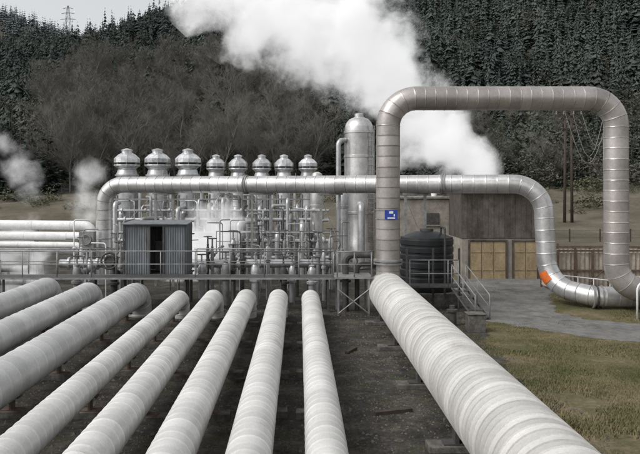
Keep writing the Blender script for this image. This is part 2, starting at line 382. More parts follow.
g=G(); g.box((-10.9,36.1,2.3),(.75,.5,1.0)); g.tube([(-10.9,36.1,0),(-10.9,36.1,1.8)],.2,14); g.ring((-10.9,35.8,2.4),.25,.03,'Y')
solo('valve_box',g,M_steel,(-10.9,36.1,0),'grey metal junction box where white pipes meet','valve',smooth=False)

# ------------------------------------------------------------------ silencer vessels
def vessel(x,y,s,lab):
    t=thing('steam_silencer',(x,y,0),lab,'steam silencer','row of capped steam silencers')
    def p(l): return [(a*s,b) for a,b in l]
    S2=math.radians(22)
    g=G(); g.lathe(p([(.28,.3),(.30,1.2),(.70,1.9),(.72,1.95),(.72,3.0),(.75,3.01),(.75,3.09),(.72,3.1),(.72,4.2),(.75,4.21),(.75,4.30),(.72,4.31),(.72,5.1),(.75,5.11),(.75,5.2),(.72,5.21),(.72,5.85),(.80,5.86),(.80,5.94),(.72,5.95),(.62,6.25)]),(x,y,0),26); part('vessel_body',g,M_vessel,t,S2)
    g=G(); g.lathe(p([(.55,6.22),(.66,6.36),(.86,6.50),(.88,6.52),(.88,6.60)]),(x,y,0),14); part('cap_skirt',g,M_cap,t)
    g=G(); g.lathe(p([(.60,6.60),(.60,6.70)]),(x,y,0),14); part('cap_throat',g,M_dark,t)
    g=G(); g.lathe(p([(.60,6.70),(.86,6.72),(.88,6.74),(.88,6.98),(.60,7.24),(.40,7.34),(.36,7.36),(.36,7.50),(.40,7.51),(.40,7.56),(.08,7.66)]),(x,y,0),14)
    part('rain_cap',g,M_cap,t)
    for k in range(8):
        a=k*math.pi/4+.2; g=G(); g.box((x+.84*s*math.cos(a),y+.84*s*math.sin(a),6.67),(.03,.05,.2),a); part('cap_bracket',g,M_steel,t)
    for k in range(4):
        a=math.pi/4+k*math.pi/2; g=G(); g.tube([(x+.85*s*math.cos(a),y+.85*s*math.sin(a),0),(x+.78*s*math.cos(a),y+.78*s*math.sin(a),4.6)],.055,8); part('leg',g,M_steel,t,SM)
    for z in(1.4,3.0):
        q=[(x+.83*s*math.cos(math.pi/4+k*math.pi/2),y+.83*s*math.sin(math.pi/4+k*math.pi/2),z) for k in range(5)]
        g=G(); g.tube(q,.035,6,False); part('brace_ring',g,M_steel,t)
    g=G(); g.tube(fillet([(x+.6*s,y-.3,5.4),(x+1.0*s,y-.5,5.4),(x+1.0*s,y-.5,.1)],.25,5),.12,12); part('downcomer',g,M_vessel,t,SM)
    g=G(); g.tube(fillet([(x-.1,y-.6,3.6),(x-.1,y-1.15,3.6),(x-.1,y-1.15,.1)],.3,5),.15,12); part('downcomer',g,M_vessel,t,SM)
for x in(-11.3,-9.3,-7.3): vessel(x,46,.97,'large metal steam silencer with flared rain cap')
for x in(-6.4,-4.7,-2.87,-1.16,.69): vessel(x,54,.84,'slim metal steam silencer with flared rain cap')
for i in range(52):
    x=-10.4+i*.232+U(-.15,.15); y=39.6+(i%5)*.75; h=U(2.2,4.7); r=random.choice((.03,.035,.045,.055,.07,.09,.13))
    g=G(); g.tube(fillet([(x,y,.0),(x,y,h),(x+random.choice((0,0,.8,-.8)),y+(2.6 if i%2 else .9),h)],.25,5),r,12)
    g.tube([(x,y,h*.55),(x,y,h*.55+.07)],r+.06,12); g.tube([(x,y,h*.55+.1),(x,y,h*.55+.17)],r+.06,12)
    g.tube([(x,y,h*.25),(x,y,h*.25+.07)],r+.05,12)
    solo('upright_pipe',g,random.choice((M_vessel,M_silver,M_vessel,M_steel,M_steel,M_dark)),(x,y,0),'upright metal process pipe with bolted flange','pipe','upright process pipes',smooth=SM)
for z,y,r in((1.9,41.9,.12),(3.1,43.2,.12),(1.1,39.7,.12),(2.5,40.3,.05),(3.7,42.4,.06),(1.5,38.9,.06)):
    g=G(); g.tube([(-11.5,y,z),(1.8,y,z)],r,14)
    for i in range(9): g.tube([(-10.8+i*1.45,y,z),(-10.7+i*1.45,y,z)],r+.08,14)
    solo('header_pipe',g,M_vessel,(-11.5,y,0),'long horizontal header pipe with flanges','pipe','header pipes',smooth=SM)
t=thing('steel_gantry',(-5,44,0),'open galvanised steel gantry among the silencers','support frame')
for i in range(12):
    g=G(); g.box((-11.9+i*1.2,44.2,2.3),(.08,.08,4.6)); part('post',g,M_steel,t)
for z in(1.45,3.0,4.35):
    g=G(); g.box((-5.3,44.1,z),(13.4,.07,.1)); part('beam',g,M_steel,t)
for i in range(0,11,2):
    g=G(); g.tube([(-11.9+i*1.2,44.1,1.5),(-10.7+i*1.2,44.1,2.95)],.022,5); part('brace',g,M_steel,t)
    g=G(); g.tube([(-10.7+i*1.2,44.08,3.05),(-9.5+i*1.2,44.08,4.3)],.022,5); part('brace',g,M_steel,t)
for x in(-8.3,-4.0,-.4):
    t=thing('access_ladder',(x,43.8,0),'narrow steel ladder fixed to the gantry','ladder','ladders on the gantry')
    for s_ in(-.19,.19):
        g=G(); g.tube([(x+s_,43.8,0),(x+s_,43.8,6.0)],.022,6); part('rail',g,M_steel,t)
    g=G()
    for i in range(19): g.tube([(x-.19,43.8,.3+i*.3),(x+.19,43.8,.3+i*.3)],.014,5)
    part('rungs',g,M_steel,t)
t=thing('separator_column',(3.85,45,0),'tall domed metal separator column','separator tower')
g=G(); g.lathe([(1.0,0),(1.0,1.6),(.93,1.7),(.93,3.4),(.97,3.42),(.97,3.55),(.93,3.57),(.93,5.4),(.97,5.42),(.97,5.55),(.93,5.57),(.93,7.0),(.97,7.02),(.97,7.15),(.93,7.17),(.93,8.55),(.98,8.57),(.98,8.7),(.93,8.72),(.9,9.0),(.8,9.25),(.6,9.48),(.3,9.6),(.28,9.62),(.28,9.8),(.2,9.85)],(3.85,45,0),36); part('column_shell',g,M_silver,t,SM)
g=G()
for sx_ in(-.2,.2): g.tube([(4.55+sx_,44.2,.2),(4.55+sx_,44.2,9.0)],.03,6)
for i in range(28): g.tube([(4.35,44.2,.5+i*.3),(4.75,44.2,.5+i*.3)],.018,5)
part('ladder',g,M_steel,t)
g=G(); g.tube(fillet([(2.95,44.6,8.1),(2.5,44.3,8.1),(2.5,44.3,.2)],.35,6),.16,14); part('downcomer',g,M_vessel,t,SM)
g=G(); g.tube(fillet([(3.85,44.3,4.0),(3.85,43.3,4.0),(3.85,43.3,.1)],.4,6),.22,14); part('downcomer',g,M_vessel,t,SM)
g=G(); g.lathe([(.42,0),(.42,3.9),(.45,3.92),(.45,4.05),(.42,4.07),(.42,5.6),(.3,5.95),(.1,6.05)],(1.1,43,0),24)
solo('slim_vessel',g,M_silver,(1.1,43,0),'slender domed metal vessel beside the silencers','vessel',smooth=SM)
g=G(); g.lathe([(.3,0),(.3,3.9),(.34,3.92),(.34,4.05),(.3,4.07),(.3,4.6),(.2,4.8),(.05,4.9)],(2.5,40,0),24)
solo('slim_vessel',g,M_vessel,(2.5,40,0),'short domed metal vessel near the column','vessel',smooth=SM)

# ------------------------------------------------------------------ railings / walkway
def railing(name,a,b,h,lab,sp=1.4,m=M_steel,mid=True,r=.024,group=None):
    a=Vector(a); b=Vector(b); t=thing(name,tuple(a),lab,'railing',group); L=(b-a).length; n=max(1,round(L/sp))
    g=G(); g.tube([a+Vector((0,0,h)),b+Vector((0,0,h))],r*1.1,8)
    part('top_rail',g,m,t,True)
    if mid:
        g=G(); g.tube([a+Vector((0,0,h*.5)),b+Vector((0,0,h*.5))],r*.8,8); part('middle_rail',g,m,t,True)
    g=G(); g.tube([a,a+Vector((0,0,h))],r,8); p0=part('post',g,m,t,True)
    for i in range(1,n+1):
        c=p0.copy(); COL.objects.link(c); c.parent=t; c.location=(b-a)*(i/n)
    return t
t=thing('walkway',(-12.6,28.3,0),'raised steel walkway crossing above the pipe ends','walkway')
g=G(); g.box((-5.6,28.9,1.37),(14.2,1.1,.05)); part('deck',g,M_dark,t)
for yy in(28.34,29.46):
    g=G(); g.box((-5.6,yy,1.37),(14.2,.05,.07)); part('edge_beam',g,M_steel,t)
for i in range(8):
    for yy in(28.42,29.38):
        g=G(); g.box((-12.4+i*1.94,yy,.62),(.08,.08,1.24)); part('leg',g,M_dark,t)
railing('walkway_railing',(-12.6,28.34,1.43),(1.4,28.34,1.43),1.05,'grey tubular railing along the front of the walkway',1.35,M_steel)
railing('walkway_railing',(-12.6,29.46,1.43),(-7.7,29.46,1.43),1.05,'grey tubular railing along the back of the walkway',1.35,M_steel)
railing('walkway_railing',(-4.3,29.46,1.43),(1.4,29.46,1.43),1.05,'grey tubular railing along the back of the walkway',1.35,M_steel)
railing('walkway_railing',(-4.2,35.6,1.8),(2.2,35.6,1.8),1.05,'grey tubular railing among the valves',1.0,M_steel)
railing('yard_railing',(-22,31,.6),(-12.7,29.8,.9),1.05,'low weathered railing leading to the walkway',1.6,M_steel)
for i,z in enumerate((.95,1.45)):
    g=G(); g.tube([(-26,32.5+i*.5,z),(-12.0,30.6+i*.5,z)],.16,14)
    for k in range(6): g.box((-24+k*2.2,32.3-.136*k*2.2+i*.5,z/2-.08),(.09,.09,z-.14))
    solo('service_pipe',g,M_steel,(-12,30.6+i*.5,0),'grey service pipe on short posts','pipe','service pipes',smooth=SM)

cx0,cx1,cy0,cy1,cz0,cz1=-7.35,-4.78,29.55,31.2,1.42,3.5
t=thing('valve_cabin',(-6.07,30.3,0),'open-fronted corrugated grey metal cabin on the walkway','cabin')
def corrug(x0,x1,y,z0,z1,axis='x',pitch=.1,amp=.018):
    g=G(); n=int((x1-x0)/pitch*4)
    for i in range(n+1):
        q=x0+(x1-x0)*i/n; d=amp*math.sin(2*math.pi*i/4+.4)
        for z in(z0,z1): g.v.append(Vector((q,y+d,z)) if axis=='x' else Vector((y+d,q,z)))
    for i in range(n): g.face([2*i,2*i+2,2*i+3,2*i+1])
    return g
for a,b_ in((cx0,-6.3),(-5.72,cx1)):
    part('wall',corrug(a,b_,cy0,cz0,cz1),M_cabin,t)
part('wall',corrug(cx0,cx1,cy1,cz0,cz1),M_cabin,t)
part('wall',corrug(cy0,cy1,cx0,cz0,cz1,'y'),M_cabin,t); part('wall',corrug(cy0,cy1,cx1,cz0,cz1,'y'),M_cabin,t)
g=G(); g.box((-6.07,30.35,cz1+.05),(2.8,1.9,.05),0,.03); part('roof',g,M_cabin,t,bev=.01)
g=G()
for x in(cx0-.03,-6.3,-5.72,cx1+.03): g.box((x,cy0-.04,2.46),(.06,.05,2.08))
g.box((-6.07,cy0-.045,cz1-.04),(2.66,.055,.07)); g.box((-6.0,30.3,1.38),(2.7,1.7,.05))
for x in(cx0,cx1):
    for y in(29.6,31.1): g.box((x,y,.68),(.1,.1,1.34))
part('frame',g,M_dark,t)
g=G(); g.box((-6.0,30.7,2.1),(.5,.5,1.3)); part('cabinet',g,M_dark,t)

def valve(x,y,h,r,m,lab):
    t=thing('gate_valve',(x,y,0),lab,'valve','gate valves behind the walkway')
    f=r/.18; wr=.15+.6*r
    g=G(); g.lathe([(r,0),(r,h-.5),(r+.1*f,h-.48),(r+.1*f,h-.38),(r,h-.36),(r*1.25,h-.1),(r*1.1,h+.12),(r*.6,h+.25),(r*.8,h+.27),(r*.8,h+.32),(.04,h+.34),(.035,h+.72)],(x,y,0),18); g.tube([(x,y,h-.1),(x,y+1.6,h-.1)],r*.8,14); g.tube([(x,y+.35,h-.1),(x,y+.43,h-.1)],r+.08*f,14)
    part('valve_body',g,m,t,SM)
    g=G(); g.ring((x,y,h+.68),wr,.018,'Z',20,6)
    for k in range(3):
        a=k*math.pi/3; g.tube([(x-wr*math.cos(a),y-wr*math.sin(a),h+.68),(x+wr*math.cos(a),y+wr*math.sin(a),h+.68)],.012,5)
    part('handwheel',g,M_dark,t,SM)
for i,(X,r,m,lb,zc) in enumerate(PIPES):
    if i in(2,): continue
    valve(X+.12,30.2 if i!=3 else 32,U(1.3,1.7),.15,random.choice((M_steel,M_dark,M_vessel)),'grey gate valve with round handwheel')
for x,y,h in((-8.1,31.8,1.9),(-3.9,31.5,2.0),(-2.6,32.2,1.8),(-1.4,31.6,2.1),(-.1,32.4,1.9),(1.1,31.4,1.8),(-9.6,32.2,1.6),(-3.2,34,2.2),(-.7,34.2,2.3),(.5,33.8,2.2),(-4.3,33,2.1),(-2.0,34.6,2.4),(-1.9,30.9,1.6),(-2.9,30.8,1.9),(-.3,31.0,1.5),(.9,33,2.4),(-10.4,33.5,1.9),(-8.9,34,2.3),(1.6,35,2.2)):
    valve(x,y,h+U(-.15,.15),random.choice((.07,.09,.12)),random.choice((M_steel,M_dark,M_vessel)),'weathered gate valve with round handwheel')
g=G(); g.tube([(-11.4,33.4,1.45),(1.6,33.4,1.45)],.2,18)
for i in range(10): g.tube([(-11+i*1.35,33.4,1.45),(-10.9+i*1.35,33.4,1.45)],.3,18)
solo('header_pipe',g,M_vessel,(-11.4,33.4,0),'thick horizontal header pipe behind the valves','pipe','header pipes',smooth=SM)
g=G(); g.ring((-8.05,29.7,1.95),.34,.05,'Y',22,8); g.ring((-8.05,29.7,1.95),.2,.04,'Y',18,6); g.tube([(-8.05,29.7,1.95),(-8.05,30.4,1.95)],.22,14); g.tube([(-8.05,30.4,0),(-8.05,30.4,2.0)],.14,12)
solo('pipe_hydrant',g,M_dark,(-8.05,30.4,0),'dark round flanged outlet on a post','valve',smooth=SM)
for i in range(32):
    x=-11.5+i*.43+U(-.2,.2); y=U(30,37); h=U(1.9,3.6)
    g=G(); g.tube(fillet([(x,y,0),(x,y,h),(x+U(-.9,.9),y+.2,h)],.12,4),random.choice((.018,.025,.03)),8); g.lathe([(.05,0),(.09,.02),(.09,.1),(.03,.12)],(x,y,h*.6),10)
    solo('conduit_post',g,random.choice((M_steel,M_dark,M_steel,M_white)),(x,y,0),'thin bent conduit with small gauge fitting','conduit','thin conduits among the valves',smooth=SM)

t=thing('pipe_stand',(2.1,28,0),'cross-braced steel stand with a small platform','support frame')
for x in(1.55,2.75):
    for y in(27.6,29):
        g=G(); g.box((x,y,.75),(.08,.08,1.5)); part('leg',g,M_steel,t)
g=G(); g.box((2.15,28.3,1.5),(1.5,1.6,.06)); part('deck',g,M_steel,t)
g=G(); g.tube([(1.55,27.54,.1),(2.75,27.54,1.05)],.028,6); part('brace',g,M_steel,t)
g=G(); g.tube([(2.75,27.5,.1),(1.55,27.5,1.05)],.028,6); part('brace',g,M_steel,t)
railing('platform_railing',(1.5,27.5,1.54),(2.85,27.5,1.54),1.0,'short grey platform railing',.65)
g=G(); g.tube(fillet([(1.9,28.6,0),(1.9,28.6,2.3),(3.0,28.6,2.3)],.3,6),.13,12).tube(fillet([(2.4,28.9,0),(2.4,28.9,1.9),(3.2,28.9,1.9)],.25,6),.1,12); g.ring((2.1,28.1,2.1),.24,.03,'Y'); g.tube([(2.1,28.1,2.1),(2.1,28.8,2.1)],.05,8); g.tube([(1.9,28.6,1.2),(1.9,28.6,1.28)],.22,12)
solo('bypass_pipe',g,M_dark,(1.9,28.6,0),'dark small bypass pipework with handwheel','pipe',smooth=SM)

# black tank
t=thing('storage_tank',(5.65,31,0),'black cylindrical plastic tank with shallow cone lid','tank')
g=G(); prof=[(1.14,.55)]
z=.6
while z<2.6: prof+=[(1.17,z),(1.17,z+.2),(1.14,z+.23),(1.14,z+.3)]; z+=.33
prof+=[(1.16,2.75),(1.10,2.88),(.5,3.12),(.3,3.14)]
g.lathe(prof,(5.65,31,0),40); part('tank_shell',g,M_black,t,SM)
g=G(); g.lathe([(.3,3.12),(.3,3.24),(.24,3.27),(.05,3.28)],(5.65,31,0),20); part('hatch',g,M_dark,t,SM)
g=G(); g.tube(fillet([(6.2,30.6,2.98),(6.2,30.6,3.35),(6.2,30.2,3.35),(6.2,29.75,3.35),(6.2,29.75,.4)],.12,4),.045,8); part('overflow_pipe',g,M_dark,t,SM)
g=G(); g.box((5.65,31,.27),(2.6,2.5,.54)); part('plinth',g,M_plinth,t,bev=.02)
t=thing('tank_frame',(4.6,29.4,0),'dark steel access frame around the tank','support frame')
for x in(4.55,5.65,6.75):
    g=G(); g.box((x,29.5,1.25),(.08,.08,2.5)); part('leg',g,M_dark,t)
g=G(); g.box((5.65,29.0,1.0),(2.4,.92,.06)); part('deck',g,M_dark,t)
for z in(1.55,2.1):
    g=G(); g.tube([(4.5,28.55,z),(6.5,28.55,z)],.022,8); part('rail',g,M_steel,t,True)
for x in(4.52,5.3,6.08,6.5):
    g=G(); g.tube([(x,28.55,0 if x in(4.52,6.5) else 1.0),(x,28.55,2.12)],.024,8); part('post',g,M_steel,t,True)
t=thing('access_stair',(6.6,26.8,0),'small dark steel access stair with tubular handrails','stairs')
a=Vector((6.5,28.5,.98)); b=Vector((7.0,26.7,0))
d=(b-a); side=Vector((.3,.09,0))
for sgn in(-1,1):
    g=G(); g.tube([a+side*sgn,b+side*sgn],.045,6); part('stringer',g,M_dark,t)
    g=G(); up=Vector((0,0,.95)); g.tube([a+side*sgn+up,b+side*sgn+up,b+side*sgn],.024,8); g.tube([a+side*sgn+up*.5,b+side*sgn+up*.5],.018,6)
    for f in(0,.5): g.tube([a+side*sgn+d*f,a+side*sgn+d*f+up],.02,6)
    part('handrail',g,M_steel,t,True)
for i in range(5):
    f=(i+.5)/5; g=G(); p=a+d*f; g.box(p,(.58,.24,.035),-.3); part('tread',g,M_dark,t)
g=G(); g.box((6.2,24.6,.30),(.60,.5,.6)); g.box((6.2,24.6,.63),(.66,.56,.05))
solo('meter_box',g,M_plinth,(6.2,24.6,0),'dark stained concrete box with lid beside the thick pipe','box',bev=.02)
g=G(); g.lathe([(.16,0),(.16,.5),(.2,.52),(.2,.6),(.1,.62),(.1,.75)],(5.6,25.6,0),16); solo('drain_pot',g,M_dark,(5.6,25.6,0),'small dark capped drain pot','drain',smooth=SM)
for x,y,a_,l in((2.1,15.6,.3,.9),(1.6,21.5,1.1,.7),(-1.4,18.2,.2,.5),(2.2,11.2,1.3,.6),(4.9,19.4,.1,.8),(-5.4,20.0,.5,.6)):
    g=G(); g.box((x,y,.045),(l,.12,.08),a_); solo('timber_offcut',g,M_post,(x,y,0),'dark timber offcut lying on the gravel','timber','timber offcuts on the gravel')

# ------------------------------------------------------------------ buildings
t=thing('brown_shed',(11.3,41.5,0),'flat-roofed weathered brown shed with tan double doors','shed')
g=G(); g.box((11.3,41.5,1.12),(4.45,5,2.24)); part('lower_wall',g,M_beige,t)
g=G(); g.box((11.3,41.5,3.55),(4.5,5.05,2.6))
for i in range(15): g.box((9.2+i*.3,38.972,3.55),(.285,.012,2.58))
part('upper_wall',g,M_shed,t)
g=G(); g.box((11.3,41.4,4.92),(4.8,5.5,.10)); part('roof',g,M_shed,t,bev=.02)
for x0,x1 in((9.5,11.5),(11.95,13.25)):
    n=max(2,round((x1-x0)/.65)); w=(x1-x0)/n
    for i in range(n):
        g=G(); g.box((x0+w*(i+.5),38.975,1.03),(w-.03,.05,2.06)); g.box((x0+w*(i+.5),38.94,1.5),(w-.12,.03,.06)).box((x0+w*(i+.5),38.94,.5),(w-.12,.03,.06))
        part('door',g,M_ochre,t)
    g=G(); g.box((x0-.05,38.96,1.08),(.09,.1,2.16)).box((x1+.05,38.96,1.08),(.09,.1,2.16)).box(((x0+x1)/2,38.96,2.13),(x1-x0,.1,.1)); part('door_frame',g,M_shed,t)
t=thing('low_building',(7.6,44,0),'plain beige block building with a flat roof','building')
g=G(); g.box((7.5,44.3,2.2),(3.4,4,4.4)); part('wall',g,M_beige,t)
g=G(); g.box((7.5,44.3,4.48),(3.7,4.3,.14)); part('roof',g,M_conc,t,bev=.02)
g=G(); g.box((8.0,42.27,3.2),(.9,.05,.7)); part('window',g,M_dark,t); 
g=G(); g.box((8.0,42.25,2.8),(1.05,.12,.07)); part('window_sill',g,M_conc,t)
g=G(); g.tube([(8.3,43,4.5),(8.3,43,5.2)],.18,14).tube([(8.3,43,5.2),(8.3,43,5.3)],.26,14); part('roof_vent',g,M_white,t,SM)
CX1=19.0
t=thing('rusty_container',(13.9,34.6,0),'long weathered tan sheet-metal enclosure with rusty frame','container')
part('wall',corrug(12.35,CX1,33.5,.15,1.95,'x',.22,.03),M_cont,t); part('wall',corrug(33.5,35.6,12.35,.15,1.95,'y',.22,.03),M_cont,t); part('wall',corrug(33.5,35.6,CX1,.15,1.95,'y',.22,.03),M_cont,t); part('wall',corrug(12.35,CX1,35.6,.15,1.95,'x',.22,.03),M_cont,t)
for i in range(9):
    x=12.35+i*(CX1-12.35)/8
    for y in(33.42,35.68):
        g=G(); g.box((x,y,1.05),(.10,.07,2.1+ (.25 if i%3==1 else 0))); part('post',g,M_rust,t)
for z in(.1,1.1,2.05):
    g=G(); g.box(((12.35+CX1)/2,33.43,z),(CX1-12.3,.05,.09)); part('rail',g,M_rust,t)
g=G(); g.box(((12.35+CX1)/2,35.67,2.05),(CX1-12.3,.05,.09)); part('rail',g,M_rust,t)
g=G(); g.tube([(13.5,33.3,.2),(15.3,33.3,1.9)],.03,6); part('brace',g,M_rust,t)
g=G(); g.tube([(15.4,31.9,.55),(18.2,31.6,.55)],.5,24); g.tube([(15.2,31.92,.55),(15.4,31.9,.55)],[.25,.5],24,False)
for x in(15.8,17.6): g.box((x,31.75,.12),(.15,.7,.24))
solo('spare_drum',g,M_cont,(16.5,31.8,0),'peeling tan horizontal drum on blocks','drum',smooth=SM)
railing('yard_railing',(12.2,32.4,0),(13.6,30.6,0),1.0,'white tubular railing beside the pipe loop',.8,M_white)
railing('yard_railing',(13.6,30.6,0),(19,30.4,0),1.0,'white tubular railing beside the pipe loop',1.2,M_white)
g=G(); g.tube(fillet([(13.0,26.9,0),(13.0,26.9,1.45),(13.9,26.9,1.45),(13.9,26.9,0)],.35,6),.04,8); solo('barrier_hoop',g,M_white,(13.0,26.9,0),'white bent tube barrier hoop','barrier',smooth=True)

# ------------------------------------------------------------------ poles, pylon, field fence
def gz(x,y): return H(x,y)
t=thing('power_pole',(32.7,85,gz(32.7,85)),'dark timber twin power pole with crossarms','power pole')
z0=gz(32.7,85)
for dx in(-.45,.45):
    g=G(); g.tube([(32.7+dx,85,z0-.5),(32.7+dx*.8,85,z0+13.6)],[.19,.13],10); part('pole',g,M_post,t,True)
for zz in(13.0,11.4):
    g=G(); g.box((32.7,84.85,z0+zz),(3.4,.12,.16)); part('crossarm',g,M_post,t)
for dx in(-1.5,-.6,.6,1.5):
    g=G(); g.lathe([(.05,0),(.09,.1),(.05,.2),(.09,.3),(.04,.4)],(32.7+dx,84.85,z0+13.1),8); part('insulator',g,M_steel,t)
for dx in(-1.5,0,1.5):
    pts=[]
    for i in range(21):
        f=i/20; pts.append((32.7+dx+f*45,84.85+f*10,z0+13.5+f*4-8*f*(1-f)))
    g=G(); g.tube(pts,.03,4); part('wire',g,M_post,t)
for dx,dep,wd in((.4,5.5,3.6),(1.5,4.0,3.2),(-.5,6.5,5)):
    pts=[(32.7+dx+f*wd,84.7,z0+13.3-dep*math.sin(f*math.pi)*(.7+.3*f)-f*1.0) for f in [i/12 for i in range(13)]]; g=G(); g.tube(pts,.035,4); part('wire',g,M_conc,t)
px,py=-231,700; pz=gz(px,py)
t=thing('transmission_pylon',(px,py,pz),'distant lattice transmission pylon on the ridge','pylon')
g=G()
Hh=40; lv=[0,8,15,21,26,30,34,Hh]
def wdt(z): return 4*(1-z/Hh)+.5
for a,b in zip(lv,lv[1:]):
    for (s1,s2),(s3,s4) in(((-1,-1),(1,-1)),((1,-1),(1,1)),((1,1),(-1,1)),((-1,1),(-1,-1))):
        wa,wb=wdt(a),wdt(b)
        g.tube([(px+s1*wa,py+s2*wa,pz+a),(px+s1*wb,py+s2*wb,pz+b)],.2,4); g.tube([(px+s1*wa,py+s2*wa,pz+a),(px+s3*wb,py+s4*wb,pz+b)],.12,4)
part('lattice_mast',g,M_steel,t)
for z,w in((26,8),(32,6.5),(37,5)):
    g=G(); g.tube([(px-w,py,pz+z),(px,py,pz+z+1.5),(px+w,py,pz+z)],.18,4); g.tube([(px-w,py,pz+z),(px+w,py,pz+z)],.13,4); part('crossarm',g,M_steel,t)
t=thing('field_fence',(14,66,0),'wire field fence on weathered posts','fence')
for z in(.4,.75,1.1):
    g=G(); g.tube([(14,66,z),(70,67,z)],.012,4); part('wire',g,M_dark,t)
g=G(); g.box((14,66,.6),(.1,.1,1.25)); p0=part('post',g,M_post,t)
for i in range(1,20): c=p0.copy(); COL.objects.link(c); c.parent=t; c.location=(i*2.9,i*.052,0)

# ------------------------------------------------------------------ vegetation
def conifer(h,r,layers,nb,fine=1):
    V=[];F=[]
    lean=(U(-.5,.5),U(-.5,.5)); pw=U(.6,1.0)
    for l in range(layers):
        f=l/(layers-1); z=h*(.06+.94*f)+U(-.25,.25); rr=r*((1-f)**pw)*U(.6,1.25)+.12; n=max(4,int(nb*(1-f*.6)))
        a0=R()*6.28; lx,ly=lean[0]*f,lean[1]*f
        for k in range(n):
            a=a0+k*6.283/n+U(-.35,.35); q=rr*U(.4,1.25); dz=-q*U(.15,.65); w=q*U(.22,.45)
            ca,sa=math.cos(a),math.sin(a)
            if fine==1:
                b=len(V); V+= [(lx,ly,z+h*.05),(lx+ca*q*.7-sa*w,ly+sa*q*.7+ca*w,z+dz*.7+U(-.2,.2)),(lx+ca*q,ly+sa*q,z+dz),(lx+ca*q*.7+sa*w,ly+sa*q*.7-ca*w,z+dz*.7+U(-.2,.2))]
                F+= [(b,b+1,b+2,b+3)]
                continue
            if R()<.12: continue
            for j in range(fine):
                t0=U(.1,.85); ln=q*U(.25,.45)*(1.2-t0*.5); a2=a+U(-1.0,1.0); w2=ln*.35
                bx,by,bz=ca*q*t0,sa*q*t0,z+dz*t0+U(-.25,.35)
                c2,s2=math.cos(a2),math.sin(a2); b=len(V)
                V+= [(bx-s2*w2*.3,by+c2*w2*.3,bz),(bx+c2*ln*.6-s2*w2,by+s2*ln*.6+c2*w2,bz-ln*U(-.1,.4)),(bx+c2*ln,by+s2*ln,bz-ln*U(.0,.6)),(bx+c2*ln*.6+s2*w2,by+s2*ln*.6-c2*w2,bz-ln*U(-.1,.4))]
                F+= [(b,b+1,b+2,b+3)]
    return V,F
def crownblob(h,r,n):
    """irregular round-headed tree made of leaf clumps"""
    V=[];F=[]; lobes=[(U(-.5,.5)*r,U(-.5,.5)*r,h*U(.35,.85),r*U(.4,.75)) for _ in range(7)]
    for i in range(n):
        lx,ly,lz,lr=random.choice(lobes); d=Vector((U(-1,1),U(-1,1),U(-1,1)))
        if d.length<.1: continue
        d.normalize(); c=Vector((lx,ly,lz))+d*lr*U(.6,1.05); b=len(V); s=U(.2,.5)
        for k in range(3): V.append(tuple(c+Vector((U(-1,1),U(-1,1),U(-.8,.8)))*s))
        F.append((b,b+1,b+2))
    return V,F
def mergestuff(name,variants,placements,m,lab,spread=.35):
    g=G(); verts=g.v; 
    for (x,y,z,s,sz,vi,a) in placements:
        V,F=variants[vi]; b=len(verts); c,s_=math.cos(a)*s,math.sin(a)*s; sh=min(1,max(0,.5+U(-spread,spread)+mnoise.noise(Vector((x*.02,y*.02,9)))*.5))
        verts.extend([(x+p[0]*c-p[1]*s_,y+p[0]*s_+p[1]*c,z+p[2]*sz) for p in V])
        for f in F: g.f.append(tuple(b+i for i in f)); g.a.append(min(1,max(0,sh+U(-.06,.06))))
    me=bpy.data.meshes.new(name); me.from_pydata(verts,[],g.f); at=me.attributes.new('seg','FLOAT','FACE'); at.data.foreach_set('value',g.a); me.materials.append(m)
    ob=bpy.data.objects.new(name,me); COL.objects.link(ob); ob['kind']='stuff'; ob['label']=lab; ob['category']='forest'
    return ob
var=[conifer(U(9,12.5),U(1.9,3.0),13,10,1) for _ in range(16)]
pl=[]
cnt=0; pb=[]
while cnt<9000:
    y=116+(430-116)*(R()**.9); x=U(-.56,.56)*y*1.05+U(-15,15)
    u=x/y
    if -.36<u<.0 and y<190+35*mnoise.noise(Vector((x*.05,0,0))) and R()<.74: continue
    if u<-.37 and y<126: continue
    if u>.16 and y<165 and mnoise.noise(Vector((x*.03,y*.03,4)))<-.12: continue
    cl=mnoise.noise(Vector((x*.045,y*.045,12)))
    if R()<.28-cl*1.0: 
        if R()<.5: pb.append((x,y,H(x,y)-.4,U(.6,1.3),U(.6,1.2),random.randrange(6),R()*6.28))
        continue
    z=H(x,y)
    s=U(.5,1.2)*(.8 if y<170 else 1)
    if u>.1 and y<150: s*=.75
    pl.append((x,y,z-.3,s*U(.8,1.3),s*U(.75,1.2),random.randrange(16),R()*6.28)); cnt+=1
mergestuff('forest',var,pl,M_fconf,'dense dark conifer forest covering the hillside')
random.shuffle(pb)
for i in range(260):
    u=U(.08,.5); y=U(112,170); pb.insert(0,(u*y,y,H(u*y,y)-.4,U(.4,1.1),U(.4,.9),random.randrange(6),R()*6.28))
o=mergestuff('mixed_woodland',[crownblob(7,3.2,360) for _ in range(6)],pb[:1700],M_broad,'rounded grey-green scrub trees mixed through the forest')
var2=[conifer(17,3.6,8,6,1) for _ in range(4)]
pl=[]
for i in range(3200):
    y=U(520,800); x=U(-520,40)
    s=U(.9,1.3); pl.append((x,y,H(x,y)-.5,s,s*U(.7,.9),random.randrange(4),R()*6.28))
mergestuff('distant_forest',var2,pl,M_far,'haze-tinted conifer forest on the distant ridge')

